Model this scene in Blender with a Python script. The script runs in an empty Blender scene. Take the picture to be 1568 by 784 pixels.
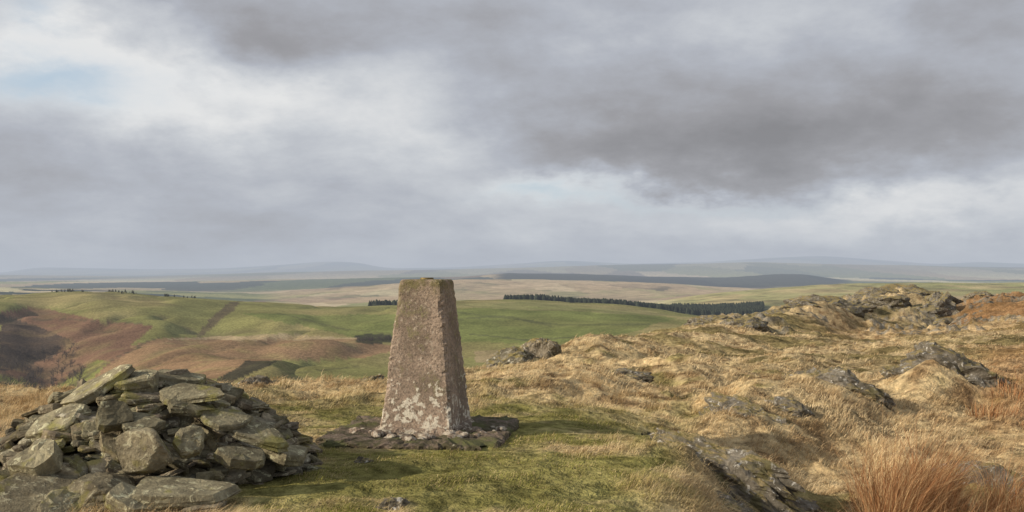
import bpy, math, numpy as np
from mathutils import Vector, Matrix
rng=np.random.default_rng(7)
CZ=1.27; F=1524.0; HY=412.0
sc=bpy.context.scene
sc.view_settings.view_transform='Standard'; sc.view_settings.look='None'; sc.view_settings.exposure=0
# ------------------------------------------------------------ noise
perm=np.random.default_rng(3).permutation(256); perm=np.concatenate([perm,perm]).astype(np.int32)
gr=np.array([(math.cos(a),math.sin(a)) for a in np.arange(16)*math.pi/8]).astype(np.float32)
def perlin(x,y,seed=0):
    x=x+seed*17.31; y=y+seed*9.77
    fx=np.floor(x); fy=np.floor(y)
    xf=(x-fx).astype(np.float32); yf=(y-fy).astype(np.float32)
    xi=fx.astype(np.int64)&255; yi=fy.astype(np.int64)&255; xj=(xi+1)&255; yj=(yi+1)&255
    u=xf*xf*xf*(xf*(xf*6-15)+10); v=yf*yf*yf*(yf*(yf*6-15)+10)
    def g(ix,iy,dx,dy):
        h=perm[perm[ix]+iy]&15
        return gr[h,0]*dx+gr[h,1]*dy
    a=g(xi,yi,xf,yf); b=g(xj,yi,xf-1,yf); c=g(xi,yj,xf,yf-1); d=g(xj,yj,xf-1,yf-1)
    return ((a+(b-a)*u)*(1-v)+(c+(d-c)*u)*v)*1.5
def fbm(x,y,o=4,seed=0,gain=.5):
    s=0;a=1;t=0
    for i in range(o):
        s=s+a*perlin(x*2**i,y*2**i,seed+i*3); t+=a; a*=gain
    return s/t
def sst(a,b,x):
    t=np.clip((x-a)/(b-a),0,1); return t*t*(3-2*t)
def W(px,py,d):
    return ((px-784)/F*d, d, CZ-(py-HY)/F*d)
# ------------------------------------------------------------ terrain control rows
rows=[
(0.3,'z',[(-600,-.45),(784,-.35),(1568,-.7)]),
(2.5,'z',[(-600,-.4),(784,-.25),(1200,-.4),(1568,-.7)]),
(5.2,'z',[(-600,-.2),(0,-.04),(300,0),(784,0),(950,-.03),(1060,-.15),(1180,-.5),(1250,-.6),(1568,-.65),(2200,-.6)]),
(6.5,'z',[(-600,-.3),(0,-.04),(300,0),(850,.02),(1000,.0),(1060,-.08),(1170,-.42),(1250,-.52),(1400,-.55),(1568,-.58),(2200,-.6)]),
(7.6,'z',[(-600,-.3),(0,-.05),(300,0),(850,0),(980,-.02),(1080,-.15),(1180,-.42),(1250,-.5),(1400,-.5),(1568,-.5),(2200,-.6)]),
(9,'z',[(-600,-.4),(0,-.1),(300,-.03),(784,-.03),(950,-.1),(1060,-.3),(1150,-.15),(1230,-.25),(1320,-.45),(1400,-.45),(1568,-.5),(2200,-.6)]),
(11,'z',[(-600,-.5),(0,-.2),(300,-.15),(784,-.1),(950,-.22),(1060,-.35),(1130,-.1),(1230,.06),(1300,-.08),(1370,-.42),(1450,-.4),(1568,-.45),(2200,-.6)]),
(13,'z',[(-600,-.9),(0,-.5),(300,-.36),(600,-.35),(784,-.2),(900,-.10),(1000,-.45),(1100,-.45),(1250,-.35),(1350,-.3),(1430,0.12),(1500,-.25),(1568,-.35),(2200,-.5)]),
(16,'z',[(-600,-2),(0,-1.2),(300,-.9),(600,-.7),(720,-.5),(784,-.42),(950,-.5),(1050,-.25),(1100,-.5),(1250,-.85),(1350,-.7),(1430,-.35),(1568,-.6),(2200,-.5)]),
(20,'z',[(-600,-4),(0,-2.5),(300,-2),(600,-1.6),(720,-1.2),(784,-.8),(850,-.6),(920,-.45),(1000,-.75),(1100,-.9),(1200,-.75),(1400,-1.0),(1568,-.8),(2200,-.5)]),
(28,'z',[(-600,-8),(0,-5),(600,-4),(784,-2.3),(850,-1.3),(900,-.88),(1000,-1.0),(1100,-1.3),(1200,-1.45),(1400,-1.35),(1568,-1.1),(2200,-.6)]),
(45,'z',[(-600,-18),(0,-14),(600,-12),(784,-8),(900,-4.5),(950,-2.8),(1000,-1.85),(1100,-1.6),(1200,-1.95),(1300,-2.2),(1450,-2.1),(1568,-1.8),(2200,-1)]),
(60,'z',[(-600,-28),(0,-23),(600,-20),(784,-15),(900,-10),(950,-8),(1000,-5),(1050,-3.2),(1100,-2.3),(1150,-1.9),(1200,-1.95),(1300,-3.0),(1450,-2.9),(1568,-2.1),(2200,-1)]),
(72,'z',[(-600,-36),(0,-31),(600,-28),(784,-22),(900,-16),(1000,-9),(1100,-5),(1150,-2.9),(1200,-1.9),(1250,-1.2),(1290,-2.0),(1330,-3.0),(1400,-3.4),(1445,-3.4),(1500,-2.4),(1568,-1.6),(2200,-1)]),
(88,'z',[(-600,-47),(0,-41),(600,-38),(784,-33),(900,-25),(1000,-18),(1100,-12),(1200,-5),(1250,-2.8),(1290,-1.9),(1330,-1.15),(1400,-.65),(1425,-.9),(1445,-2.6),(1500,-1.9),(1568,-1.5),(2200,-1)]),
(115,'z',[(-600,-58),(0,-52),(600,-48),(784,-45),(900,-38),(1000,-32),(1100,-25),(1200,-12),(1300,-6),(1400,-4),(1500,-2.3),(1568,-2.1),(2200,-2)]),
(150,'z',[(-600,-70),(0,-65),(600,-60),(900,-50),(1100,-38),(1200,-25),(1400,-12),(1568,-8),(2200,-7)]),
(250,'z',[(-600,-85),(0,-85),(600,-83),(900,-75),(1100,-65),(1300,-45),(1568,-30),(2200,-30)]),
(350,'p',[(-600,720),(0,740),(150,760),(600,720),(900,700),(1100,650),(1300,590),(1568,560),(2200,560)]),
(430,'p',[(-600,640),(0,650),(100,665),(200,650),(300,618),(400,602),(500,600),(600,605),(700,602),(800,600),(950,590),(1100,575),(1300,560),(2200,550)]),
(500,'p',[(-600,600),(0,612),(100,640),(200,602),(300,572),(400,561),(500,566),(600,578),(700,572),(800,572),(950,570),(1100,555),(1300,545),(2200,540)]),
(550,'p',[(-600,590),(0,602),(100,625),(200,590),(300,566),(370,553),(430,552),(500,560),(600,572),(700,566),(800,568),(950,566),(1100,545),(1300,540),(2200,530)]),
(640,'p',[(-600,565),(0,585),(90,605),(150,578),(240,545),(300,540),(400,560),(500,565),(600,566),(700,560),(800,562),(950,550),(1100,535),(1300,530),(2200,520)]),
(710,'p',[(-600,545),(0,560),(80,582),(150,552),(220,524),(300,518),(400,516),(500,521),(600,540),(700,543),(800,536),(950,520),(1100,516),(1300,515),(2200,505)]),
(770,'p',[(-600,535),(0,542),(70,560),(150,540),(220,528),(300,527),(400,525),(500,527),(600,523),(700,518),(800,516),(950,508),(1100,506),(1300,505),(2200,495)]),
(900,'p',[(-600,490),(0,493),(60,512),(150,492),(250,486),(300,500),(330,504),(400,488),(500,490),(600,490),(700,487),(800,487),(950,487),(1100,495),(1300,492),(2200,480)]),
(1020,'p',[(-600,458),(0,460),(70,474),(150,458),(250,465),(320,477),(400,474),(500,478),(600,472),(700,468),(800,467),(950,473),(1100,489),(1300,488),(2200,475)]),
(1150,'p',[(-600,447),(0,454),(60,456),(150,447),(300,458),(350,464),(400,464),(500,470),(600,468),(700,461),(800,460),(950,468),(1100,487),(1130,491),(1300,485),(2200,470)]),
(1250,'p',[(-600,446),(0,451),(150,446),(300,456),(400,463),(500,470),(600,468),(700,461),(800,460),(950,469),(1100,487),(1300,482),(2200,465)]),
(1450,'p',[(-600,455),(0,462),(300,470),(500,478),(700,472),(800,470),(950,476),(1100,484),(1200,475),(1400,460),(1568,460),(2200,455)]),
(1750,'p',[(-600,462),(0,470),(300,478),(500,482),(700,478),(850,478),(950,477),(1030,470),(1100,464),(1200,457),(1400,447),(1568,446),(2200,446)]),
(2200,'p',[(-600,462),(0,468),(300,474),(500,476),(700,474),(850,474),(950,470),(1030,458),(1100,448),(1180,442),(1250,436),(1400,433),(1568,433),(2200,433)]),
(2600,'p',[(-600,460),(0,462),(300,468),(500,470),(700,468),(850,468),(1000,466),(1100,458),(1200,450),(1400,445),(1568,445),(2200,445)]),
(3400,'p',[(-600,450),(0,448),(200,454),(400,462),(500,460),(600,456),(700,455),(850,456),(1000,456),(1100,452),(1400,450),(2200,445)]),
(4700,'p',[(-600,440),(0,440),(200,444),(400,450),(500,443),(600,436),(700,428),(800,428),(900,430),(1000,432),(1110,440),(1200,445),(1400,440),(2200,440)]),
(5800,'p',[(-600,438),(0,440),(300,446),(500,442),(700,438),(800,437),(1000,440),(1100,443),(1300,441),(2200,440)]),
(8000,'p',[(-600,428),(0,432),(300,432),(500,427),(700,424),(770,418),(900,420),(1000,424),(1120,426),(1180,420),(1230,420),(1290,430),(1400,431),(1568,432),(2200,430)]),
(10500,'p',[(-600,432),(0,432),(600,430),(1000,428),(1300,428),(2200,428)]),
(16000,'p',[(-600,421),(0,421),(200,424),(400,418),(560,414),(700,413),(850,408),(1050,404),(1150,402),(1300,405),(1450,408),(1568,410),(2200,410)]),
(22000,'p',[(-600,424),(0,423),(400,422),(900,416),(1568,415),(2200,415)]),
(34000,'p',[(-600,414),(0,419),(60,409),(200,412),(330,412),(440,405),(490,401),(545,401),(590,411),(700,410),(860,399),(960,404),(1080,402),(1180,395),(1260,392),(1340,398),(1440,405),(1500,401),(1568,404),(2200,402)]),
(60000,'p',[(-600,417),(2200,417)]),
]
pg=np.arange(-700,2301,8.0)
k=np.exp(-.5*(np.arange(-6,7)/1.8)**2); k/=k.sum()
T=[];D=[]
for d,t,l in rows:
    xs=[a for a,b in l]; v=np.interp(pg,xs,[b for a,b in l])
    v=np.convolve(np.pad(v,6,mode='edge'),k,mode='valid')
    if t=='p': v=CZ-(v-HY)/F*d
    T.append(v);D.append(d)
T=np.array(T); LD=np.log(np.array(D))
pf=np.arange(-120,1690,1.9); azf=np.arctan((pf-784)/F)
azL=np.linspace(-math.pi,azf[0],60)[:-1]; azR=np.linspace(azf[-1],math.pi,60)[1:]
AZ=np.concatenate([azL,azf,azR]); AC=np.clip(AZ,-.87,.87)
PX=784+F*np.tan(AC)
dr=np.concatenate([np.exp(np.linspace(math.log(.3),math.log(4.2),40))[:-1],
  np.exp(np.linspace(math.log(4.2),math.log(18),380))[:-1],
  np.exp(np.linspace(math.log(18),math.log(150),290))[:-1],
  np.exp(np.linspace(math.log(150),math.log(1500),260))[:-1],
  np.exp(np.linspace(math.log(1500),math.log(60000),190))])
nr,nc=len(dr),len(AZ)
Tc=np.array([np.interp(PX,pg,r) for r in T])
h=np.diff(LD)[:,None]; de=np.diff(Tc,axis=0)/h
m=np.zeros_like(Tc); m[0]=de[0]; m[-1]=de[-1]
p=de[:-1]*de[1:]>0
m[1:-1]=np.where(p,2*de[:-1]*de[1:]/np.where(p,de[:-1]+de[1:],1),0)
ld=np.log(dr); idx=np.clip(np.searchsorted(LD,ld)-1,0,len(LD)-2)
hh=h[idx]; t=((ld-LD[idx])[:,None])/hh
Z=(2*t**3-3*t**2+1)*Tc[idx]+(t**3-2*t**2+t)*hh*m[idx]+(-2*t**3+3*t**2)*Tc[idx+1]+(t**3-t**2)*hh*m[idx+1]
DD=np.repeat(dr[:,None],nc,1); PXX=np.repeat(PX[None,:],nr,0)
R=DD/np.cos(AC)[None,:]; X=R*np.sin(AZ)[None,:]; Y=R*np.cos(AZ)[None,:]
PIL=(-.66,7.72); CAI=(-2.31,6.3)
calm=sst(.75,1.6,np.hypot(X-PIL[0],Y-PIL[1]))*.95+.05
calm*=sst(.8,1.5,np.hypot(X-CAI[0],Y-CAI[1]))*.7+.3
calm*=.5+.5*np.maximum(sst(950,1060,PXX),sst(9,10.5,DD))
wN=1-sst(22,36,DD)
right=sst(700,900,PXX)
bil=lambda s,o,seed:(0.35-np.abs(fbm(X/s,Y/s,o,seed)))
Z+=wN*calm*(.33*bil(2.2,2,1)*sst(3,9,DD)+.14*bil(.75,2,5)+.03*fbm(X/.2,Y/.2,2,9))
wM=sst(10,22,DD)*(1-sst(130,220,DD))
Z+=wM*(.3+.7*right)*(.75*bil(5,3,11)*sst(14,35,DD)+.30*bil(1.7,3,13)+.7*bil(9,4,16)*sst(30,60,DD))
crag=sst(.02,.22,fbm(X/6,Y/6,3,21)+.25*sst(1230,1330,PXX)*(1-sst(1435,1455,PXX))*sst(68,76,DD))*sst(38,55,DD)*(1-sst(110,150,DD))*right
Z+=crag*(1.1*np.abs(fbm(X/1.8,Y/3,4,23))-.1)
wF=sst(350,600,DD)*(1-sst(30000,50000,DD))
mdf=sst(350,500,DD)*(1-sst(1000,1400,DD))
Z+=wF*(3.2*fbm(X/160,Y/160,3,31)+.7*fbm(X/35,Y/35,2,33))
gul=fbm(X/130+.4*fbm(X/80,Y/80,2,37),Y/320,2,38)
Z-=mdf*5.5*np.exp(-(gul/.13)**2)*(1-.8*sst(500,700,PXX))
Z+=sst(2500,5000,DD)*(DD/5000)*8*fbm(X/900,Y/900,4,35)*(1-sst(9000,16000,DD))
Z+=sst(12000,16000,DD)*25*fbm(X/2500,Y/2500,4,36)
S=(CZ-Z)/DD; PY=HY+S*F
# ------------------------------------------------------------ ground colours (albedo, cloud shade painted into valley patches)
def poly(x,y,pts):
    ins=np.zeros(x.shape,bool); n=len(pts)
    for i in range(n):
        x1,y1=pts[i];x2,y2=pts[(i+1)%n]
        if y1==y2: continue
        c=((y1>y)!=(y2>y))&(x<(x2-x1)*(y-y1)/(y2-y1)+x1)
        ins^=c
    return ins
def zones(X,Y,PXX,DD):
    n1=fbm(X/1.2,Y/1.2,4,41); n2=fbm(X/.35,Y/.35,3,43); n3=fbm(X/6,Y/6,4,45)
    turf=sst(300,400,PXX+60*n1)*(1-sst(960,1080,PXX+140*n1))*(1-sst(8.6,10.4,DD+1.5*n1))
    turf=np.clip(turf*sst(-.6,.1,n1+.6*n2+.1),0,1)
    turf=np.maximum(turf,sst(.12,.35,n1+.3*n3)*.6*(1-sst(20,40,DD)))
    moss=sst(-.15,.2,n3+.3*n1)*sst(17,26,DD)*(1-sst(140,160,DD))
    red=sst(1420,1480,PXX+40*n1)*sst(60,70,DD)*(1-sst(105,115,DD))+.7*sst(1450,1540,PXX+60*n1)*sst(9,12,DD)*(1-sst(24,32,DD))
    red=np.clip(red+.35*sst(1200,1300,PXX)*sst(40,50,DD)*(1-sst(66,72,DD)),0,1)
    return turf,moss,red,n1,n2,n3
turf,moss,red,n1,n2,n3=zones(X,Y,PXX,DD)
C=np.zeros((nr,nc,3))
def mix(C,col,m): return C*(1-m[...,None])+np.array(col)*m[...,None]
C[:]=(.48,.37,.205)
C=mix(C,(.22,.15,.08),sst(-.15,.4,n2+.3*n1))
C=mix(C,(.18,.175,.055),turf*.85)
C=mix(C,(.175,.145,.06),moss*.8)
C=mix(C,(.07,.055,.032),moss*sst(0,.3,n1)*.6)
C=mix(C,(.26,.135,.06),red*.75)
C=mix(C,(.24,.215,.17),sst(.3,.7,crag)*sst(-.1,.25,n2+n1))
C=mix(C,(.08,.07,.05),sst(.2,.6,crag)*sst(.15,.4,n1)*.8)
w1=fbm(X/60,Y/60,3,51)*10; w2=fbm(X/60,Y/60,3,55)*2.5
qx=PXX+w1; qy=PY+w2
G=np.zeros_like(C); G[:]=(.185,.18,.068)
G=mix(G,(.26,.22,.10),sst(-.1,.45,fbm(X/130,Y/130,4,57)))
G=mix(G,(.13,.135,.05),sst(.1,.5,fbm(X/90,Y/120,3,58))*.4)
def soft(a): return a.astype(float)
G=mix(G,(.13,.155,.048),soft(poly(qx,qy,[(370,480),(560,520),(850,527),(960,510),(1040,486),(800,462),(640,482)]))*.75)
mid=DD<1350
fn=fbm(X/28,Y/28,3,61)
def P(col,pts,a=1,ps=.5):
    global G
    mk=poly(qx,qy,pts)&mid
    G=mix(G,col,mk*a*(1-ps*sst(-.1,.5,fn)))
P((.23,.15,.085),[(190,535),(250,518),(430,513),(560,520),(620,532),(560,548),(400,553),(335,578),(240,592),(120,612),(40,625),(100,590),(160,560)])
P((.165,.10,.065),[(0,478),(60,470),(150,490),(230,500),(210,525),(190,545),(120,590),(60,615),(0,600)],1,.3)  # heather and trees; this and next patch darkened to stand in for cloud shadow
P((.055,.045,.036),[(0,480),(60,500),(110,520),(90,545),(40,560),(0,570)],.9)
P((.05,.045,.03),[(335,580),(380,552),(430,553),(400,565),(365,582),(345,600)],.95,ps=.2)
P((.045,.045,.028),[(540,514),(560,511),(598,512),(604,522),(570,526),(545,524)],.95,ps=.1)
P((.15,.18,.05),[(0,572),(60,585),(50,625),(0,625)],.9)
P((.17,.185,.055),[(70,600),(150,550),(170,555),(110,605),(60,630)],.9)
P((.095,.07,.048),[(350,463),(370,461),(345,487),(312,514),(298,518),(322,490)],.8,ps=.5)
P((.34,.27,.16),[(230,520),(440,511),(560,518),(430,520)],.9)
P((.31,.24,.14),[(725,538),(800,535),(860,545),(790,560),(730,555)],.8)
P((.25,.21,.10),[(20,450),(180,446),(260,462),(130,475),(30,468)],.5)
P((.06,.06,.035),[(650,489),(780,484),(850,498),(846,500),(778,487),(650,492)],.5)
P((.23,.21,.10),[(620,470),(800,461),(960,470),(1040,484),(900,478),(760,472)],.6)
# hedges and dykes between fields
def line(pts,wd,col,a=.8):
    global G
    best=np.full(qx.shape,1e9)
    for (x1,y1),(x2,y2) in zip(pts[:-1],pts[1:]):
        L2=(x2-x1)**2+(y2-y1)**2; tt=np.clip(((qx-x1)*(x2-x1)+(qy-y1)*(y2-y1))/L2,0,1)
        best=np.minimum(best,np.hypot(qx-x1-tt*(x2-x1),(qy-y1-tt*(y2-y1))*1.3))
    G=mix(G,col,(1-sst(wd*.6,wd*1.5,best))*a*mid*(DD>400))
line([(245,518),(180,546),(110,590),(60,616)],1.6,(.07,.06,.04),.7)
line([(0,487),(110,489),(225,497)],1.2,(.09,.08,.05),.6)
line([(640,470),(740,484),(860,497),(1000,497)],1.2,(.08,.085,.04),.6)
line([(430,480),(520,503),(600,512)],1.2,(.09,.085,.045),.5)
line([(380,602),(440,573),(560,560)],1.3,(.09,.085,.045),.6)
line([(720,512),(800,520),(900,516)],1.3,(.07,.07,.04),.6)
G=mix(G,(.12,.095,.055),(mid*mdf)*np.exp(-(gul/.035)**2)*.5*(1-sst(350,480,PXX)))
def cells(x,y,s,seed):
    gx=np.floor(x/s);gy=np.floor(y/s);best=np.full(x.shape,1e9);idv=np.zeros(x.shape)
    for i in(-1,0,1):
        for j in(-1,0,1):
            cx=gx+i;cy=gy+j
            a=np.modf(np.abs(np.sin(cx*127.1+cy*311.7+seed)*43758.5))[0];b=np.modf(np.abs(np.sin(cx*269.5+cy*183.3+seed)*43758.5))[0]
            dd=np.abs(x/s-cx-a)+np.abs(y/s-cy-b)
            c=np.modf(np.abs(np.sin(cx*57.3+cy*91.7+seed)*9758.5))[0]
            u=dd<best; best=np.where(u,dd,best); idv=np.where(u,c,idv)
    return idv
pal=np.array([(.46,.38,.24),(.18,.19,.08),(.34,.27,.16),(.25,.25,.11),(.045,.055,.04),(.44,.40,.24),(.10,.12,.06),(.17,.13,.09)])
fr=dr>1200
Xf,Yf,Df=X[fr],Y[fr],DD[fr]; Pf=PXX[fr]; w1f=w1[fr]
xx=Xf+60*fbm(Xf/300,Yf/300,3,71); yy=Yf+60*fbm(Xf/300,Yf/300,3,73)
c1=cells(xx,yy*.6,260,1.3); c2=cells(xx,yy*.3,800,5.1)
M1=pal[np.minimum((c1*8).astype(int),7)]; M2=pal[np.minimum((c2*8).astype(int),7)]
wf=sst(4000,6500,Df)[...,None]
M=M1*(1-wf)+M2*wf
tan=sst(380,460,Pf)*(1-sst(1130,1180,Pf))*sst(2900,3300,Df)*(1-sst(5000,5400,Df))*.75
M=mix(M,(.40,.30,.19),tan*(1-.6*sst(-.1,.3,fbm(Xf/200,Yf/500,3,79))))
rg=sst(1000,1060,Pf)*sst(1500,1650,Df)*(1-sst(2500,2700,Df))
M=mix(M,(.27,.265,.11),rg*.8)
M=mix(M,(.42,.34,.18),rg*sst(.0,.3,fbm(Xf/120,Yf/250,3,75))*.8)
M=mix(M,(.13,.11,.06),rg*sst(.1,.3,fbm(Xf/90,Yf/120,3,76))*.6)
ff=sst(745,775,Pf+w1f)*(1-sst(1285,1310,Pf+w1f))*sst(5600,6200,Df)*(1-sst(9800,10200,Df))
M=mix(M,(.02,.026,.022),ff*.95)
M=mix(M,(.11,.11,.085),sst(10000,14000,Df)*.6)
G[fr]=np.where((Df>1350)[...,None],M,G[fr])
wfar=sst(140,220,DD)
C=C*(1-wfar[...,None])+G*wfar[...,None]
# ------------------------------------------------------------ helpers for mesh + materials
def mesh_obj(name,V,Fq=None,Ft=None,col=None,mat=None,smooth=False):
    me=bpy.data.meshes.new(name); V=np.asarray(V,np.float32)
    me.vertices.add(len(V)); me.vertices.foreach_set('co',V.ravel())
    L=[];st=[];o=0
    if Fq is not None and len(Fq):
        Fq=np.asarray(Fq,np.int32); L.append(Fq.ravel()); st.append(o+4*np.arange(len(Fq))); o+=Fq.size
    if Ft is not None and len(Ft):
        Ft=np.asarray(Ft,np.int32); L.append(Ft.ravel()); st.append(o+3*np.arange(len(Ft))); o+=Ft.size
    L=np.concatenate(L); st=np.concatenate(st)
    me.loops.add(len(L)); me.loops.foreach_set('vertex_index',L.astype(np.int32))
    me.polygons.add(len(st)); me.polygons.foreach_set('loop_start',st.astype(np.int32))
    me.polygons.foreach_set('use_smooth',np.full(len(st),smooth))
    me.update(calc_edges=True)
    if len(V)<200000: me.validate()
    if col is not None:
        a=me.color_attributes.new('Col','FLOAT_COLOR','POINT')
        c=np.ones((len(V),4),np.float32); c[:,:3]=col; a.data.foreach_set('color',c.ravel())
    ob=bpy.data.objects.new(name,me); sc.collection.objects.link(ob)
    if mat: me.materials.append(mat)
    return ob
class N:
    def __init__(s,nt): s.nt=nt
    def n(s,t,**kw):
        x=s.nt.nodes.new(t)
        for a,b in kw.items(): setattr(x,a,b)
        return x
    def put(s,i,v):
        if isinstance(v,bpy.types.NodeSocket): s.nt.links.new(v,i)
        else: i.default_value=v
    def m(s,op,a,b=0.0,c=0.0,clamp=False):
        x=s.n('ShaderNodeMath',operation=op); x.use_clamp=clamp
        s.put(x.inputs[0],a); s.put(x.inputs[1],b); s.put(x.inputs[2],c); return x.outputs[0]
    def mix(s,f,a,b,bt='MIX'):
        x=s.n('ShaderNodeMix',data_type='RGBA',blend_type=bt)
        s.put(x.inputs[0],f); s.put(x.inputs[6],a if isinstance(a,bpy.types.NodeSocket) else (*a,1)); s.put(x.inputs[7],b if isinstance(b,bpy.types.NodeSocket) else (*b,1)); return x.outputs[2]
    def noise(s,vec,scale,det=4,rough=.55,out=0,dist=0):
        x=s.n('ShaderNodeTexNoise'); s.put(x.inputs['Vector'],vec); x.inputs['Scale'].default_value=scale
        x.inputs['Detail'].default_value=det; x.inputs['Roughness'].default_value=rough; x.inputs['Distortion'].default_value=dist
        return x.outputs[out]
    def ramp(s,f,a,b,lo=0.,hi=1.):
        x=s.n('ShaderNodeMapRange'); x.interpolation_type='SMOOTHSTEP'
        s.put(x.inputs[0],f); x.inputs[1].default_value=a;x.inputs[2].default_value=b;x.inputs[3].default_value=lo;x.inputs[4].default_value=hi
        return x.outputs[0]
def newmat(name):
    mt=bpy.data.materials.new(name); mt.use_nodes=True; nt=mt.node_tree; nt.nodes.clear()
    g=N(nt); out=g.n('ShaderNodeOutputMaterial'); b=g.n('ShaderNodeBsdfPrincipled'); b.inputs['Specular IOR Level'].default_value=.15; b.inputs['Roughness'].default_value=.9
    return mt,g,b,out
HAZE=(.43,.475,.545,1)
def haze(g,b,out,L=14500.):  # air haze painted on: surface shader fades into a glow with distance
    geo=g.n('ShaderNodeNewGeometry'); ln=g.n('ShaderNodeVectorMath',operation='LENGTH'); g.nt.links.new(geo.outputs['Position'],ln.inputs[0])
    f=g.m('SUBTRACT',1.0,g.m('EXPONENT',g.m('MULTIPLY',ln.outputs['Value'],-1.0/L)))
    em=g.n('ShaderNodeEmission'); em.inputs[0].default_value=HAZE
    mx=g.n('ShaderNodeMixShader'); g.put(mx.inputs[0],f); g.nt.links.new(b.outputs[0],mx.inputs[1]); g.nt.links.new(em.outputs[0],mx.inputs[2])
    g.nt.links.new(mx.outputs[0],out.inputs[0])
def bump(g,b,hgt,dist,strength=1.):
    x=g.n('ShaderNodeBump'); x.inputs['Distance'].default_value=dist; x.inputs['Strength'].default_value=strength
    g.put(x.inputs['Height'],hgt); g.nt.links.new(x.outputs[0],b.inputs['Normal'])
gm,g,b,out=newmat('moorland_ground'); b=g.n('ShaderNodeBsdfDiffuse')
at=g.n('ShaderNodeAttribute',attribute_name='Col'); geo=g.n('ShaderNodeNewGeometry'); pos=geo.outputs['Position']
nA=g.noise(pos,9,5,.7); nB=g.noise(pos,.5,5,.65); nC=g.noise(pos,.02,5,.65)
v=g.m('MULTIPLY',g.ramp(nA,.3,.7,.5,1.5),g.ramp(nB,.3,.7,.7,1.3)); v=g.m('MULTIPLY',v,g.ramp(nC,.3,.7,.75,1.25))
vc=g.n('ShaderNodeCombineColor'); [g.put(vc.inputs[i],v) for i in range(3)]
g.put(b.inputs['Color'],g.mix(1.0,at.outputs[0],vc.outputs[0],'MULTIPLY'))
nE=g.noise(pos,14,3,.7); nF=g.noise(pos,.7,3,.7)
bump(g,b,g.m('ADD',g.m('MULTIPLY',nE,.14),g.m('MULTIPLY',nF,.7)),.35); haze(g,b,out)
q=np.arange(nr*nc).reshape(nr,nc)
Fq=np.stack([q[:-1,:-1],q[:-1,1:],q[1:,1:],q[1:,:-1]],-1).reshape(-1,4)[:,::-1]
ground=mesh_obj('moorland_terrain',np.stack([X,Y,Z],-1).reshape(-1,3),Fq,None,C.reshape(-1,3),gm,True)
def samp(A,px,d):
    c=np.interp(px,pf,np.arange(len(pf)))+len(azL); r=np.interp(np.log(d),ld,np.arange(nr))
    c0=np.clip(np.floor(c).astype(int),0,nc-2); r0=np.clip(np.floor(r).astype(int),0,nr-2); fc=c-c0; fr=r-r0
    return (A[r0,c0]*(1-fr)*(1-fc)+A[r0,c0+1]*(1-fr)*fc+A[r0+1,c0]*fr*(1-fc)+A[r0+1,c0+1]*fr*fc)
def gz(x,y): 
    x=np.asarray(x,float);y=np.asarray(y,float)
    return samp(Z,784+F*x/y,y)
# ------------------------------------------------------------ stone material
def stone_mat(name,base,dark,lich,moss_c,ls=.5,ms=.55,turf_cap=False):
    mt,g,b,out=newmat(name); b=g.n('ShaderNodeBsdfDiffuse'); geo=g.n('ShaderNodeNewGeometry'); tc=geo.outputs['Position']
    at=g.n('ShaderNodeAttribute',attribute_name='Col').outputs[0]
    a=g.noise(tc,7,5,.65); c=g.noise(tc,45,4,.7); d=g.noise(tc,16,5,.75,dist=.6); e=g.noise(tc,5,4,.6)
    col=g.mix(g.ramp(a,.35,.65),base,dark); col=g.mix(g.ramp(c,.35,.7,0,.6),col,dark)
    col=g.mix(g.ramp(d,ls+.05,ls+.12,0,.8),col,lich); col=g.mix(g.ramp(e,ms,ms+.12,0,.75),col,moss_c)
    if turf_cap:
        sx=g.n('ShaderNodeSeparateXYZ'); g.put(sx.inputs[0],geo.outputs['Normal'])
        f=g.m('MULTIPLY',g.ramp(sx.outputs[2],.55,.9),g.ramp(e,.40,.52))
        col=g.mix(f,col,g.mix(g.ramp(c,.35,.65),(.15,.13,.05),(.34,.26,.135)))
    col=g.mix(1.0,col,at,'MULTIPLY'); g.put(b.inputs['Color'],col)
    bump(g,b,g.m('ADD',g.m('MULTIPLY',c,.35),g.m('MULTIPLY',d,.6)),.03)
    g.nt.links.new(b.outputs[0],out.inputs[0]); return mt
slate=stone_mat('lichen_slate',(.29,.26,.185),(.13,.115,.085),(.46,.44,.32),(.21,.195,.07),.50,.56)
crag_m=stone_mat('crag_rock',(.24,.215,.175),(.09,.08,.062),(.55,.53,.48),(.13,.115,.05),.51,.54,True)
import bmesh
def ico(n):
    bm=bmesh.new(); bmesh.ops.create_icosphere(bm,subdivisions=n,radius=1); V=np.array([v.co[:] for v in bm.verts]); Fc=np.array([[v.index for v in f.verts] for f in bm.faces]); bm.free(); return V,Fc
ICO2=ico(2);ICO4=ico(4); ICO5=ico(5)
def boulder(seed,size,ang=10,rough=.06,hi=0):
    r=np.random.default_rng(seed); V,Fc=(ICO4,ICO5,ICO2)[int(hi)]
    n=r.normal(size=(ang,3)); n/=np.linalg.norm(n,axis=1)[:,None]; dist=r.uniform(.6,.95,ang)
    dt=V@n.T; rad=np.where(dt>.05,dist/np.maximum(dt,.05),9).min(1); rad=np.minimum(rad,1.1)
    P=V*rad[:,None]
    s=seed*1.7
    nn=fbm(P[:,0]*1.7+s,P[:,1]*1.7+P[:,2]*1.1,4,2)+fbm(P[:,2]*2+s,P[:,1]*1.9-P[:,0],4,6)
    nn2=fbm(P[:,0]*6+s,P[:,2]*6+P[:,1]*3,3,8)
    P=P*(1+rough*2*nn+rough*.6*nn2)[:,None]
    return P*np.array(size),Fc
def rot(ax,ay,az): return np.array(Matrix.Rotation(az,3,'Z')@Matrix.Rotation(ay,3,'Y')@Matrix.Rotation(ax,3,'X'))
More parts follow.
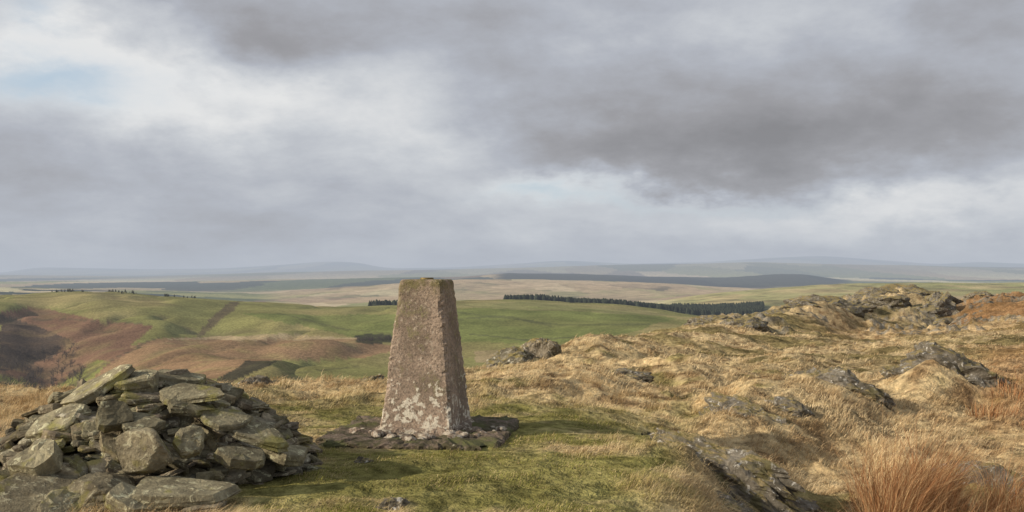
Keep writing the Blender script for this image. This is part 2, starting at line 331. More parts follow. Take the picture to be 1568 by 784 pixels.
def slab(r,L,Wd,t):
    n=16; th=np.linspace(0,2*math.pi,n,endpoint=False)+r.uniform(-.1,.1,n)
    k=r.integers(4,7); na=np.linspace(0,2*math.pi,k,endpoint=False)+r.uniform(-.45,.45,k); dd=r.uniform(.7,1,k)
    c=np.cos(th[:,None]-na[None]); rad=np.where(c>.08,dd/np.maximum(c,.08),9).min(1); rad=np.minimum(rad,1.35)
    o=np.stack([np.cos(th)*rad*L/2,np.sin(th)*rad*Wd/2],1)
    V=[];lv=[(.55,-.5),(.90,-.48),(1.0,-.3),(r.uniform(.93,1.02),-.02),(r.uniform(.95,1.03),.05),(r.uniform(.93,1),.36),(r.uniform(.86,.94),.48),(.5,.5)]
    tx,ty=r.uniform(-.25,.25,2)
    for s,z in lv:
        jj=1+r.normal(0,.022,(n,1)); 
        zz=z*t*(1+tx*o[:,0]/L*2+ty*o[:,1]/Wd*2)+r.normal(0,.035*t,n)
        V.append(np.c_[o*s*jj,zz])
    V=np.concatenate(V+[np.array([[0,0,-.5*t],[0,0,.5*t]])]); m=len(lv)
    q=[];tr=[]
    for l in range(m-1):
        for i in range(n): j=(i+1)%n; q.append((l*n+i,l*n+j,(l+1)*n+j,(l+1)*n+i))
    for i in range(n): j=(i+1)%n; tr.append((m*n,j,i)); tr.append((m*n+1,(m-1)*n+i,(m-1)*n+j))
    return V,np.array(q),np.array(tr)
class Acc:
    def __init__(s): s.V=[];s.Q=[];s.T=[];s.C=[];s.n=0
    def add(s,V,Q,Tt,col):
        s.V.append(V); 
        if Q is not None: s.Q.append(Q+s.n)
        if Tt is not None: s.T.append(Tt+s.n)
        s.C.append(np.repeat(np.array(col,float)[None],len(V),0) if np.ndim(col)==1 else col); s.n+=len(V)
    def build(s,name,mat,smooth=False):
        return mesh_obj(name,np.concatenate(s.V),np.concatenate(s.Q) if s.Q else None,np.concatenate(s.T) if s.T else None,np.concatenate(s.C),mat,smooth)
# ------------------------------------------------------------ cairn
r=np.random.default_rng(11); A=Acc()
RX,RY,HH=1.0,1.0,.64
def prof(rho): return HH*(1-min(rho,1)**1.6)
def tint(): 
    v=r.uniform(.6,1.4); return np.array([v*r.uniform(.97,1.08),v,v*r.uniform(.88,1.05)])
def shape(phi): return 1+.05*math.sin(2*phi+1)+.05*math.sin(3*phi)
core,cf=boulder(5,(.70,.70,.46),14,.03); 
A.add(core+np.array([CAI[0],CAI[1],-.02]),None,cf,(.2,.2,.2))
z=-.01
while z<.60:
    rho=max(0,(1-z/HH))**(1/1.6)
    for inner in (0,.16):
        rb=rho-inner
        if rb<.04: continue
        per=2*math.pi*rb*RX; nst=max(3,int(per/(.115+inner*.4))); ph0=r.uniform(0,6)
        for i in range(nst):
            ph=ph0+2*math.pi*i/nst+r.normal(0,.06); s=shape(ph)
            if math.sin(ph)>.75 and inner: continue
            L=r.uniform(.12,.32); Wd=L*r.uniform(.45,.85); t=r.uniform(.02,.055)
            rr=rb-r.uniform(.0,.10)
            c=np.array([CAI[0]+math.cos(ph)*rr*RX*s,CAI[1]+math.sin(ph)*rr*RY*s,z+r.normal(0,.012)])
            V,Q,Tt=slab(r,L,Wd,t); tl=r.normal(0,.14) if r.random()>.15 else r.normal(0,.5)
            Rm=rot(tl,r.normal(.08,.14),ph+math.pi/2*(r.random()<.6)+r.normal(0,.4))
            A.add(V@Rm.T+c,Q,Tt,tint())
    z+=r.uniform(.026,.035)
for i in range(170):
    ph=r.uniform(math.pi*.9,math.pi*2.15); rho=r.uniform(.35,1.08); s=shape(ph); z=prof(rho)
    L=r.uniform(.1,.28); V,Q,Tt=slab(r,L,L*r.uniform(.5,.9),r.uniform(.02,.05))
    Rm=rot(r.normal(0,.2),.5*rho+r.normal(0,.2),0)@rot(0,0,r.uniform(0,6)); Rm=rot(0,0,ph)@Rm
    A.add(V@Rm.T+np.array([CAI[0]+math.cos(ph)*rho*s*RX,CAI[1]+math.sin(ph)*rho*s*RY,max(z,.0)+.03]),Q,Tt,tint())
for i in range(100):
    px=r.uniform(-140,330); d=r.uniform(5.15,5.9) if px>60 else r.uniform(5.2,6.8); x=(px-784)/F*d
    L=r.uniform(.1,.3); V,Q,Tt=slab(r,L,L*r.uniform(.5,.9),r.uniform(.03,.08))
    A.add(V@rot(r.normal(0,.2),r.normal(0,.2),r.uniform(0,6)).T+np.array([x,d,float(gz(x,d))+.03]),Q,Tt,tint())
def hs(px,py,d,L,Wd,t,rx,ry,rz,c=1.2):
    V,Q,Tt=slab(r,L,Wd,t); A.add(V@rot(rx,ry,rz).T+np.array(W(px,py,d)),Q,Tt,(c,c,c*.92))
hs(150,592,5.95,.50,.26,.06,.35,-.5,.1,1.5)
hs(218,586,6.0,.27,.22,.11,.3,0,.1,1.1)
hs(275,580,6.2,.34,.26,.05,.1,.15,.3,1.0)
hs(292,604,5.85,.48,.25,.045,.25,-.08,-.1,1.0)
hs(290,622,5.75,.3,.2,.05,.25,.3,-.1,.8)
hs(88,648,5.75,.34,.26,.08,.4,-.35,.2,1.4)
hs(66,702,5.4,.26,.22,.12,.6,-.2,.1,1.35)
hs(178,638,5.6,.22,.2,.08,.9,.1,.4,.7)
hs(215,650,5.6,.3,.2,.05,.3,.1,.0,.9)
hs(345,642,5.75,.34,.2,.05,.4,.2,.2,1.0)
hs(395,667,5.75,.36,.2,.06,.3,.3,.1,1.0)
hs(440,694,5.95,.30,.22,.07,.2,.25,.3,1.1)
hs(292,675,5.5,.2,.18,.1,1.1,.1,.2,1.2)
hs(370,700,5.5,.3,.2,.06,.4,.2,.2,.8)
hs(285,754,5.22,.60,.34,.07,.12,.03,.05,1.15)
hs(205,768,5.1,.26,.22,.08,.5,.1,.5,1.4)
hs(95,778,5.1,.24,.2,.09,.9,.1,.5,1.3)
V,Fc=boulder(23,(.2,.12,.15),26,.03,1); A.add(V@rot(0,.15,.1).T+np.array(W(224,694,5.40)),None,Fc,(1.1,1.07,1.0))
V,Fc=boulder(24,(.36,.3,.14),16,.05,1); A.add(V+np.array(W(55,768,5.25)),None,Fc,(.85,.83,.78))
V,Fc=boulder(26,(.18,.2,.10),16,.05,1); A.add(V+np.array(W(160,755,5.25)),None,Fc,(.8,.78,.74))
A.build('stone_cairn',slate)
# ------------------------------------------------------------ crags
rocks=[]
def crag_obj(px,d,w,hgt,dep,seed,sink=.45,ang=12,rough=.09,rz=0,tilt=0,col=(1,1,1)):
    x=(px-784)/F*d; V,Fc=boulder(seed,(w/2,dep/2,hgt),ang,rough,1 if d<25 else 0)
    kk=(V[:,0]*.35+V[:,1]*.5+V[:,2])/hgt; V[:,:2]*=(1+.16*(np.abs(((kk*2.3+fbm(V[:,0]/w*4,V[:,1]/w*4,2,seed))%1)-.5)*2-.5))[:,None]
    V[:,2]+=.14*hgt*fbm(V[:,0]/w*7+seed,V[:,1]/w*14,3,seed)
    V=V@rot(0,tilt,rz).T; zz=float(gz(x,d)); rocks.append((x,d,w/2,dep/2,rz))
    mesh_obj('rock_outcrop',V+np.array([x,d,zz-hgt*sink]),None,Fc,np.repeat(np.array(col,float)[None],len(V),0),crag_m,False)
for a in [(828,19.5,1.0,.64,1.0,23,.30,20,.06,.2,0,(1.25,1.2,1.1)),(785,19,1.3,.40,.9,32,.30,14,.09,.2,-.15,(1.1,1.1,1.0)),(762,18.6,.6,.22,.6,33,.4),
  (1075,7.0,1.3,.22,.5,34,.42,14,.12,-.75,.25),(1165,6.9,.9,.16,.6,35,.38,14,.12,-.5,.3),(1020,7.9,.6,.15,.4,64,.45,12,.1,-.8,.2),(1120,6.4,.5,.12,.35,76,.4,12,.1,-.6,.3),
  (1150,9.4,1.0,.22,.5,37,.45,12,.1,-.6,.3),(1215,9.7,.6,.16,.4,38,.45,12,.1,-.5,.3),
  (1270,11.2,1.3,.30,.7,39,.55,12,.11,-.5,.3),(1455,12.7,1.5,.44,.8,40,.48,12,.1,-.4,.3),(1405,12.6,.8,.2,.6,47,.6),
  (1515,7.8,.9,.20,.5,41,.5,10,.08,-.3,.2),(1570,7.6,.6,.25,.5,42,.5),(1430,5.4,.9,.12,.5,43,.5),(1215,5.3,.35,.08,.25,44,.5),
  (605,5.22,.24,.07,.16,45,.4),(555,6.35,.14,.04,.1,46,.3),(400,11.8,.5,.18,.4,48,.2),(570,12.0,.4,.16,.3,49,.3),(955,13.6,.9,.2,.5,77,.6),
  (1130,45,3.0,.8,2,51,.5),(1255,73,6,1.3,4,52,.5),(1400,85,7,1.4,5,53,.5),(1428,82,4,2.2,4,54,.45,12,.14,.3,.3),(1405,79,4,1.4,3,68,.5,12,.14),
  (1340,85,4,1.0,3,55,.5),(1190,64,3,.5,3,56,.5),(1310,78,3,.6,3,57,.5),(1500,100,3,.9,3,58,.3),(1090,48,2.2,.5,2,59,.5),(985,40,2.2,.5,2,61,.5),(1360,80,3.5,1.0,3,62,.5),(1235,68,3,.7,2,69,.5),(1050,50,2.5,.5,2,70,.5),(1180,34,2,.35,1.5,72,.6),(1330,40,2.5,.5,2,73,.6),(1440,76,4,1.1,2,75,.4,12,.14)]:
    crag_obj(*a)
# ------------------------------------------------------------ trig pillar
def concrete(name,white=1.0,dk=1.0,found=False):
    mt,g,b,out=newmat(name); geo=g.n('ShaderNodeNewGeometry'); tc=geo.outputs['Position']; sx=g.n('ShaderNodeSeparateXYZ'); g.put(sx.inputs[0],tc); z=sx.outputs[2]; x=sx.outputs[0]
    a=g.noise(tc,3.2,6,.6); f=g.noise(tc,60,5,.75); d=g.noise(tc,12,8,.72,dist=.4); e=g.noise(tc,26,6,.7); h=g.noise(tc,140,3,.6)
    c_=lambda *q:tuple(v*dk for v in q)
    col=g.mix(g.ramp(a,.38,.62),c_(.40,.305,.23),c_(.23,.175,.13))
    col=g.mix(g.ramp(f,.42,.62,0,.75),col,c_(.13,.105,.08))
    col=g.mix(g.ramp(e,.56,.66,0,.65),col,c_(.52,.44,.34))
    col=g.mix(g.ramp(h,.6,.72,0,.6),col,c_(.56,.51,.44))
    col=g.mix(g.m('MULTIPLY',g.ramp(d,.5,.62,0,.6),g.ramp(a,.45,.6)),col,c_(.23,.215,.10))
    if found:
        col=g.mix(g.ramp(d,.44,.56,0,.9),col,(.07,.063,.035)); col=g.mix(g.ramp(a,.5,.6,0,.8),col,(.10,.105,.04))
    else: col=g.mix(g.m('MULTIPLY',g.ramp(z,1.02,1.2),g.ramp(d,.38,.55,0,.8)),col,(.16,.14,.055))
    pr=g.m('ADD',g.m('MULTIPLY',d,.55),g.m('MULTIPLY',e,.45)); near=g.m('ADD',g.ramp(z,.75,.1,0,.105),g.ramp(z,.12,.0,0,.03)) if not found else 0.0
    wv=g.ramp(g.m('ADD',pr,near),.612,.642,0,.9*white); col=g.mix(wv,col,(.66,.61,.50))
    g.put(b.inputs['Base Color'],col)
    bump(g,b,g.m('ADD',g.m('MULTIPLY',f,.35),g.m('ADD',g.m('MULTIPLY',d,.5),g.m('MULTIPLY',h,.12))),.026)
    g.nt.links.new(b.outputs[0],out.inputs[0]); return mt
conc=concrete('weathered_concrete'); conc2=concrete('foundation_concrete',.6,.5,True); conc3=concrete('crumbled_concrete',.5,.75)
root=bpy.data.objects.new('trig_pillar',None); sc.collection.objects.link(root); root.location=(PIL[0],PIL[1],0)
TH=math.radians(-13)
def taper(name,levels,n,mat,chip,seed,ch=.018,crot=TH,off=(0,0),rz=0):
    per=[]
    for s in range(4):
        for i in range(n): per.append((s,i/(n-1)))
    V=[];Q=[];m=len(per)
    for z,hw in levels:
        c=ch/hw
        for s,t in per:
            u=(-1+c)+(2-2*c)*t
            x,y={0:(u,-1),1:(1,u),2:(-u,1),3:(-1,-u)}[s]
            V.append((x*hw,y*hw,z))
    V=np.array(V)
    nx=fbm(V[:,0]*9+V[:,1]*7+seed,V[:,2]*9,4,seed); n2=fbm(V[:,0]*30+V[:,1]*23,V[:,2]*30+seed,3,seed+2)
    ed=np.zeros(len(V)); 
    for k2,(s,t) in enumerate(per): ed[k2::m]=1 if t in(0.0,1.0) else .25
    k2=1+(chip*ed*(np.minimum(nx,0)*1.6-.15+ .5*n2))/np.maximum(np.abs(V[:,:2]).max(1),.05)
    V[:,0]*=k2;V[:,1]*=k2
    V[:,2]+=rz*(fbm(V[:,0]*5,V[:,1]*5,3,seed)+.5*fbm(V[:,0]*18,V[:,1]*18,2,seed))
    for l in range(len(levels)-1):
        for i in range(m):
            j=(i+1)%m; Q.append((l*m+i,l*m+j,(l+1)*m+j,(l+1)*m+i))
    V=list(map(tuple,V)); ct=len(V); V.append((0,0,levels[-1][0])); tr=[]
    L0=(len(levels)-1)*m
    for i in range(m): tr.append((ct,L0+i,L0+(i+1)%m))
    V=np.array(V); Rm=np.array(Matrix.Rotation(crot,3,'Z')); V=V@Rm.T+np.array([off[0],off[1],0])
    o=mesh_obj(name,V,Q,tr,None,mat,False); o.parent=root; return o
zz=np.linspace(.03,1.175,60); lv=[(z,.294+(.170-.294)*(z/1.19)) for z in zz]; lv+=[(1.186,.165),(1.19,.155),(1.19,.08)]
taper('pillar_shaft',lv,16,conc,.02,4)
taper('pillar_collar',[(-.1,.35),(.0,.345),(.04,.335),(.065,.325),(.085,.305),(.088,.28)],30,conc3,.08,8,ch=.05)
taper('foundation_slab',[(-.3,.68),(-.02,.68),(.0,.68),(.03,.68),(.045,.665),(.05,.61),(.052,.54),(.052,.48),(.052,.42),(.05,.36),(.05,.3)],44,conc2,.16,12,ch=.08,off=(-.02,-.08),crot=math.radians(-8),rz=.04)
A=Acc(); r=np.random.default_rng(5)
for i in range(60):
    a=r.uniform(-2.9,-.1); R0=r.uniform(.36,.6); V,Fc=boulder(100+i,r.uniform(.012,.045)*np.array([1.3,1,.7]),9,.06,2)
    A.add(V+np.array([math.cos(a)*R0,math.sin(a)*R0,.055]),None,Fc,(1,1,1))
o=A.build('concrete_rubble',conc3); o.parent=root
bm=bmesh.new(); bmesh.ops.create_cone(bm,cap_ends=True,segments=24,radius1=.055,radius2=.05,depth=.012); me=bpy.data.meshes.new('brass_fitting'); bm.to_mesh(me); bm.free()
br,g,b,out=newmat('dull_brass'); b.inputs['Base Color'].default_value=(.16,.12,.05,1); b.inputs['Metallic'].default_value=.6; b.inputs['Roughness'].default_value=.6; g.nt.links.new(b.outputs[0],out.inputs[0])
me.materials.append(br); o=bpy.data.objects.new('brass_fitting',me); sc.collection.objects.link(o); o.location=(0,0,1.1975); o.parent=root
# ------------------------------------------------------------ grass
def grass_mat(name,tr=.22):
    mt=bpy.data.materials.new(name); mt.use_nodes=True; nt=mt.node_tree; nt.nodes.clear(); g=N(nt)
    out=g.n('ShaderNodeOutputMaterial'); at=g.n('ShaderNodeAttribute',attribute_name='Col'); d=g.n('ShaderNodeBsdfDiffuse'); t=g.n('ShaderNodeBsdfTranslucent'); m=g.n('ShaderNodeMixShader'); m.inputs[0].default_value=tr
    nt.links.new(at.outputs[0],d.inputs[0]); nt.links.new(at.outputs[0],t.inputs[0]); nt.links.new(d.outputs[0],m.inputs[1]); nt.links.new(t.outputs[0],m.inputs[2]); nt.links.new(m.outputs[0],out.inputs[0]); return mt
gmat=grass_mat('dry_grass')
def blades(name,base,dirv,length,lean,width,col,mat,rs):
    n=len(base); up=np.array([0,0,1.0]); dv=np.c_[dirv,np.zeros(n)]
    side=np.stack([-dirv[:,1],dirv[:,0],np.zeros(n)],1)
    ra=rs.uniform(-1.2,1.2,n)[:,None]; side=side*np.cos(ra)+dv*np.sin(ra)
    L=length[:,None]; ln=lean[:,None]; w=width[:,None]/2
    p1=base+up*L*.5*np.cos(ln*.5)+dv*L*.5*np.sin(ln*.5)
    p2=p1+up*L*.5*np.cos(ln*1.25)+dv*L*.5*np.sin(ln*1.25)
    V=np.stack([base-side*w,base+side*w,p1+side*w*.8,p1-side*w*.8,p2],1).reshape(-1,3)
    i=np.arange(n)[:,None]*5; Q=i+np.array([[0,1,2,3]]); Tt=i+np.array([[3,2,4]])
    cc=np.repeat(col[:,None,:],5,1); cc[:,0:2]*=.75
    return mesh_obj(name,V,Q,Tt,cc.reshape(-1,3),mat,False)
rs=np.random.default_rng(99)
def scatter(nt,nb,dmin,dmax,pw,spread):
    u=rs.random(nt)
    e=1-pw; d=(dmin**e+u*(dmax**e-dmin**e))**(1/e); px=rs.uniform(-90,1660,nt)
    x=(px-784)/F*d
    x=np.repeat(x,nb); y=np.repeat(d,nb); s=spread*np.maximum(1,y/12)
    x2=x+rs.normal(0,1,len(x))*s; y2=np.maximum(y+rs.normal(0,1,len(x))*s,3)
    return x2,y2,np.repeat(np.arange(nt),nb)
x,y,tid=scatter(42000,12,4.4,60,1.8,.035)
px=784+F*x/y
def inslab(x,y,hw):
    c,s=math.cos(math.radians(8)),math.sin(math.radians(8)); X0=x-(PIL[0]-.02);Y0=y-(PIL[1]-.08); a=c*X0-s*Y0; b2=s*X0+c*Y0
    return (np.abs(a)<hw)&(np.abs(b2)<hw)
ins=inslab(x,y,.60+.14*fbm(x/.3,y/.3,2,77))
keep=~ins&(np.hypot(x-CAI[0],(y-CAI[1]))>.95)&(px>-110)&(px<1680)
for (rx_,ry_,a_,b_,rz_) in rocks:
    if ry_<25:
        cx=x-rx_;cy=y-ry_; u_=cx*math.cos(rz_)+cy*math.sin(rz_); v_=-cx*math.sin(rz_)+cy*math.cos(rz_)
        keep&=((u_/(a_*.85))**2+((v_)/(b_*.75+.3*b_*(v_<0)))**2)>1+.5*fbm(x/.2,y/.2,2,78)
cr=samp(crag,px,y); keep&=(cr<.35)|(rs.random(len(x))<.4)
x,y,tid,px=x[keep],y[keep],tid[keep],px[keep]
tf,ms,rd,a1,a2,a3=zones(x,y,px,y)
bz=gz(x,y)-.008
tr_=np.random.default_rng(5).random(tid.max()+1)[tid]
tall=sst(-.2,.4,fbm(x/.6,y/.6,3,81)+.05)
length=(.04+.085*tall)*(.6+.8*tr_)*(1-.74*np.clip(tf*1.2,0,1))*(1-.5*ms)*np.minimum(1+np.maximum(y-10,0)/40,1.7)
length*=rs.uniform(.6,1.25,len(x))
ang=1.3*fbm(x/1.3,y/1.3,2,83)-.35+rs.normal(0,.6,len(x))
dv=np.c_[np.cos(ang),np.sin(ang)]
lean=np.clip(1.15+.3*rs.normal(size=len(x))-.3*tf,.1,1.5)
width=np.maximum(.0030,y*.0005)*rs.uniform(.7,1.3,len(x))
col=np.zeros((len(x),3)); col[:]=(.80,.64,.39)
def mx(c,cl,m): return c*(1-m[:,None])+np.array(cl)*m[:,None]
col=mx(col,(.47,.32,.16),sst(-.15,.45,a2+.4*a1)*.75)
col=mx(col,(.34,.22,.11),(tr_>.82)*.6)
isg=(rs.random(len(x))<.66)
col=mx(col,(.31,.30,.085),np.clip(tf*1.1,0,1)*isg)
col=mx(col,(.54,.44,.22),np.clip(tf*1.1,0,1)*(~isg)*.7)
col=mx(col,(.32,.25,.115),ms*.75)
col=mx(col,(.42,.22,.10),rd*.7)
col*=rs.uniform(.72,1.15,len(x))[:,None]
blades('moor_grass',np.c_[x,y,bz],dv,length,lean,width,col,gmat,rs)
def rush(name,cl,seed):
    r=np.random.default_rng(seed); B=[];Dv=[];Ln=[];Le=[];Wd=[];Co=[]
    for (px,d,R0,hg,n) in cl:
        cx=(px-784)/F*d; a=r.uniform(0,2*math.pi,n); rr=R0*np.sqrt(r.random(n)); bx=cx+np.cos(a)*rr; by=d+np.sin(a)*rr
        B.append(np.c_[bx,by,gz(bx,by)-.01]); a2=a+r.normal(0,.8,n); v=np.c_[np.cos(a2)+.7,np.sin(a2)]; v/=np.linalg.norm(v,axis=1)[:,None]; Dv.append(v)
        Ln.append(hg*np.clip(r.normal(.72,.22,n),.25,1.2)); Le.append(np.clip(.22+.3*rr/R0+np.abs(r.normal(0,.32,n)),.02,1.4)); Wd.append(np.maximum(.0033,d*.0005)*r.uniform(.7,1.2,n))
        tn=r.uniform(.75,1.2); c=np.array([(.42,.215,.10)])*tn*r.uniform(.35,1.25,(n,1)); k=r.random(n)<.3; c[k]=np.array([.62,.42,.22])*r.uniform(.7,1.1,(k.sum(),1)); Co.append(c)
    return blades(name,np.concatenate(B),np.concatenate(Dv),np.concatenate(Ln),np.concatenate(Le),np.concatenate(Wd),np.concatenate(Co),gmat,r)
rr_=np.random.default_rng(31)
cl=[]
for i in range(22):
    px=rr_.uniform(1310,1490); d=rr_.uniform(5.7,7.1); hh_=np.interp(px,[1310,1350,1400,1450,1490],[.5,.85,.8,.6,.42])*rr_.uniform(.7,1.1)
    cl.append((px,d,rr_.uniform(.07,.15),hh_,int(rr_.uniform(160,300))))
rush('rush_clump',cl+[(1362,6.3,.1,.98,300),(1405,6.5,.1,.9,260)],1)
rush('rush_clump',[(rr_.uniform(1500,1620),rr_.uniform(5.5,6.8),.12,rr_.uniform(.35,.65),200) for i in range(10)]+[(rr_.uniform(1290,1560),rr_.uniform(5.1,5.6),.12,rr_.uniform(.25,.4),180) for i in range(12)],2)
rush('rush_clump',[(rr_.uniform(1490,1620),rr_.uniform(10,14),.25,.24,160) for i in range(12)],3)
# ------------------------------------------------------------ distant trees
def hz_mat(name):
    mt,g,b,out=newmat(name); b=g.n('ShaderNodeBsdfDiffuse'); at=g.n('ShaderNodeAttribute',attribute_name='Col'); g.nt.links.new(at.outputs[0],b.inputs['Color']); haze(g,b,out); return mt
tm=hz_mat('distant_foliage')
def conifers(name,pts,seed,col=(.03,.036,.024)):
    r=np.random.default_rng(seed); A=Acc()
    for (x,y,h) in pts:
        z0=float(gz(x,y)); n=6; V=[];tr=[]
        for k3,(zb,zt,rd) in enumerate([(.05,.6,.32),(.32,.82,.27),(.58,1.0,.20)]):
            o=len(V)
            for i in range(n):
                a=i*2*math.pi/n+k3; q=rd*h*r.uniform(.7,1.2); V.append((x+math.cos(a)*q,y+math.sin(a)*q,z0+h*(zb+r.uniform(-.03,.03))))
            V.append((x,y,z0+zt*h)); tr+=[(o+i,o+(i+1)%n,o+n) for i in range(n)]
        o=len(V); V+= [(x-.2,y,z0-.5),(x+.2,y,z0-.5),(x,y+.2,z0-.5),(x,y,z0+h*.4)]; tr+=[(o,o+1,o+3),(o+1,o+2,o+3),(o+2,o,o+3)]
        A.add(np.array(V),None,np.array(tr),np.array(col)*r.uniform(.7,1.5))
    return A.build(name,tm)
r=np.random.default_rng(17); pts=[]
while len(pts)<5200:
    px=r.uniform(772,1168); d=r.uniform(1350,1600)
    h=np.interp(px,[772,820,880,960,1060,1168],[13.5,15.2,15,13.2,11,9])*r.uniform(.93,1.03)
    pts.append(((px-784)/F*d,d,h))
conifers('conifer_plantation',pts,1)
pts=[]
for i in range(160): px=r.uniform(566,612); d=r.uniform(1330,1420); pts.append(((px-784)/F*d,d,r.uniform(9.5,11.5)))
conifers('conifer_plantation',pts,2)
pts=[]
for i in range(60):
    px=r.choice([r.uniform(75,130),r.uniform(165,210),r.uniform(250,300)]); d=r.uniform(1225,1290); pts.append(((px-784)/F*d,d,r.uniform(2,4.5)))
conifers('hilltop_tree_belt',pts,3,(.04,.04,.025))
def bare(name,specs,seed):
    r=np.random.default_rng(seed); A=Acc()
    for (px,d,h) in specs:
        x=(px-784)/F*d; z0=float(gz(x,d)); V=[];tr=[]
        def tw(p,q,w):
            o=len(V); s=np.array([w,0,0]); s2=np.array([0,w,0]); V.extend([p-s,p+s,p+s2,q]); tr.extend([(o,o+1,o+3),(o+1,o+2,o+3),(o+2,o,o+3)])
        p=np.array([x,d,z0-.4]); top=p+np.array([r.normal(0,.3),0,h*.75]); tw(p,top,h*.035)
        for i in range(12):
            t=r.uniform(.15,.85); a=r.uniform(0,6.28); s=p+(top-p)*t; e=s+np.array([math.cos(a)*h*.38,math.sin(a)*h*.38,h*r.uniform(.15,.35)])*r.uniform(.7,1.1); tw(s,e,h*.014)
            for j in range(8):
                s2=s+(e-s)*r.uniform(.3,1); e2=s2+r.normal(0,1,3)*h*.12+np.array([0,0,h*.05]); tw(s2,e2,h*.010)
        A.add(np.array(V),None,np.array(tr),np.array((.09,.075,.066))*r.uniform(.7,1.3))
    return A.build(name,tm)
bare('bare_woodland',[(r.uniform(-100,60)if r.random()<.6 else r.uniform(40,130),r.uniform(600,820),r.uniform(5,9)) for i in range(260)],4)
bare('hawthorn_thicket',[(372-72*t+r.normal(0,4),1130-250*t+r.normal(0,8),r.uniform(.8,1.8)) for t in r.random(50)],5)
bare('hawthorn_thicket',[(r.uniform(545,600),r.uniform(775,790),r.uniform(2.5,4)) for t in range(50)],6)
# ------------------------------------------------------------ camera, sun, world
cam=bpy.data.cameras.new('camera'); co=bpy.data.objects.new('camera',cam); sc.collection.objects.link(co); sc.camera=co
cam.lens=35; cam.sensor_width=36; cam.clip_start=.05; cam.clip_end=200000
co.location=(0,0,CZ); co.rotation_euler=(math.radians(90+.75),0,0)
SAZ=math.radians(-107); SEL=math.radians(24)
sd=Vector((math.sin(SAZ)*math.cos(SEL),math.cos(SAZ)*math.cos(SEL),math.sin(SEL)))
sl=bpy.data.lights.new('sun','SUN'); sl.energy=5; sl.angle=math.radians(.6); sl.color=(1,.87,.69)
so=bpy.data.objects.new('sun',sl); sc.collection.objects.link(so); so.rotation_euler=sd.to_track_quat('Z','Y').to_euler()
w=bpy.data.worlds.new('World'); sc.world=w; w.use_nodes=True; nt=w.node_tree; nt.nodes.clear(); g=N(nt)
out=g.n('ShaderNodeOutputWorld'); bg=g.n('ShaderNodeBackground'); nt.links.new(bg.outputs[0],out.inputs[0])
sky=g.n('ShaderNodeTexSky'); sky.sky_type='NISHITA'; sky.sun_disc=False; sky.sun_elevation=SEL; sky.sun_rotation=SAZ
tc=g.n('ShaderNodeTexCoord').outputs['Generated']; sp=g.n('ShaderNodeSeparateXYZ'); g.put(sp.inputs[0],tc)
az=g.m('ARCTAN2',sp.outputs[0],sp.outputs[1]); el=g.m('ARCSINE',sp.outputs[2])
zc=g.m('ADD',g.m('MAXIMUM',sp.outputs[2],0.0),.16)
cv=g.n('ShaderNodeCombineXYZ'); g.put(cv.inputs[0],g.m('DIVIDE',sp.outputs[0],zc)); g.put(cv.inputs[1],g.m('DIVIDE',sp.outputs[1],zc)); cvo=cv.outputs[0]
st=g.n('ShaderNodeMapping'); g.put(st.inputs[0],tc); st.inputs['Scale'].default_value=(1,1,2.1)
nz1=g.noise(st.outputs[0],3.2,3,.5,out=1); nz2=g.noise(st.outputs[0],9,5,.6,out=1)
s1=g.n('ShaderNodeSeparateColor'); g.put(s1.inputs[0],nz1); s2=g.n('ShaderNodeSeparateColor'); g.put(s2.inputs[0],nz2)
azd=g.m('ADD',az,g.m('ADD',g.m('MULTIPLY',g.m('SUBTRACT',s1.outputs[0],.5),.26),g.m('MULTIPLY',g.m('SUBTRACT',s2.outputs[0],.5),.16)))
eld=g.m('ADD',el,g.m('ADD',g.m('MULTIPLY',g.m('SUBTRACT',s1.outputs[1],.5),.09),g.m('MULTIPLY',g.m('SUBTRACT',s2.outputs[1],.5),.085)))
def blobs(lst):
    tot=None
    for px,py,sx_,sy_,am in lst:
        a0=math.atan((px-784)/F); e0=math.atan((HY-py)/F)
        ta=g.m('MULTIPLY',g.m('SUBTRACT',azd,a0),F/sx_); te=g.m('MULTIPLY',g.m('SUBTRACT',eld,e0),F/sy_)
        v=g.m('MULTIPLY',g.m('EXPONENT',g.m('MULTIPLY',g.m('ADD',g.m('MULTIPLY',ta,ta),g.m('MULTIPLY',te,te)),-1.0)),am)
        tot=v if tot is None else g.m('ADD',tot,v)
    return tot
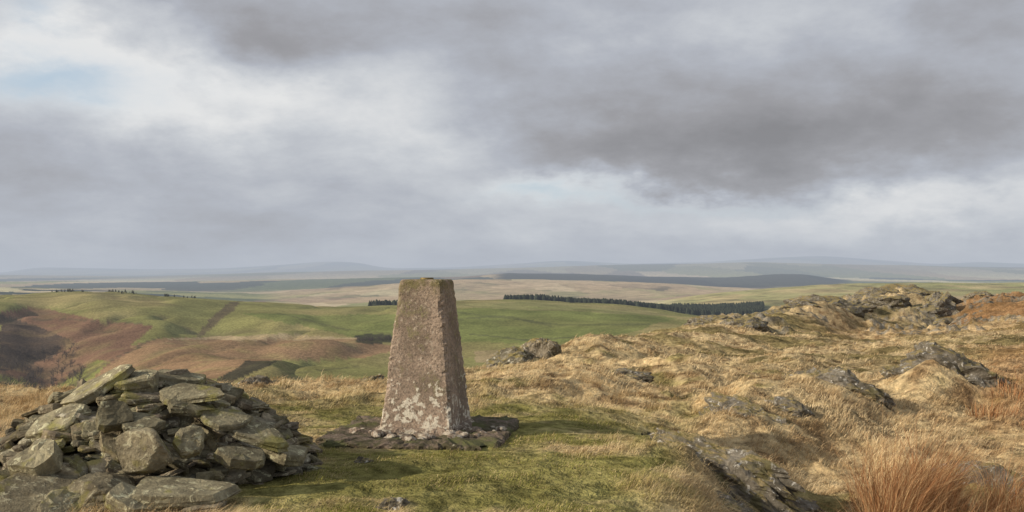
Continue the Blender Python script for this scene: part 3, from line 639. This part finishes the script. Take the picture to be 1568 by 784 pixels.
L=blobs([(370,80,150,48,-.24),(700,30,330,60,-.12),(1080,190,330,80,-.28),(1300,235,380,42,-.30),(950,240,200,35,-.14),(1520,50,130,60,-.24),(1520,180,160,70,-.10),(100,290,260,50,-.12),(100,0,220,20,-.2),(480,340,280,40,-.03),(900,110,220,50,-.06),
 (110,110,170,65,.50),(300,180,190,50,.34),(580,215,170,60,.26),(840,300,120,24,.40),(1060,290,110,14,.20),(1380,316,330,26,.36),(1150,30,200,50,.14),(640,130,110,60,.16),(980,345,300,18,.12)])
fb=g.noise(cvo,.9,6,.58); fb2=g.noise(st.outputs[0],14,6,.64); fb3=g.noise(st.outputs[0],5,5,.6,dist=.5)
Lt=g.m('ADD',g.m('ADD',L,.60),g.m('ADD',g.m('MULTIPLY',g.m('SUBTRACT',fb,.5),.5),g.m('ADD',g.m('MULTIPLY',g.m('SUBTRACT',fb2,.5),.34),g.m('MULTIPLY',g.m('SUBTRACT',fb3,.5),.40))))
cr_=g.n('ShaderNodeValToRGB'); g.put(cr_.inputs[0],Lt); e=cr_.color_ramp.elements
e[0].position=0; e[0].color=(.235,.23,.24,1); e[1].position=1; e[1].color=(.80,.80,.795,1)
for p_,c_ in [(.3,(.33,.327,.345)),(.55,(.445,.465,.515)),(.78,(.60,.62,.65))]:
    x_=e.new(p_); x_.color=(*c_,1)
skc=g.mix(1.0,sky.outputs[0],(.10,.10,.10),'MULTIPLY')
skc=g.mix(.65,skc,(.58,.70,.82))
bl=blobs([(50,155,120,32,.9),(850,305,100,16,.75),(20,60,40,20,.4),(1100,300,160,10,.25)])
col=g.mix(g.m('MINIMUM',g.m('ADD',bl,.04),1.0),cr_.outputs[0],skc)
hzf=g.m('EXPONENT',g.m('MULTIPLY',g.m('MAXIMUM',el,0.0),-1/.045))
col=g.mix(g.m('MULTIPLY',hzf,.88),col,(.455,.495,.56))
below=g.ramp(el,-.02,-.15); col=g.mix(below,col,(.12,.11,.08))
g.put(bg.inputs[0],col); bg.inputs[1].default_value=1.0
w.cycles.sampling_method='MANUAL'; w.cycles.sample_map_resolution=256
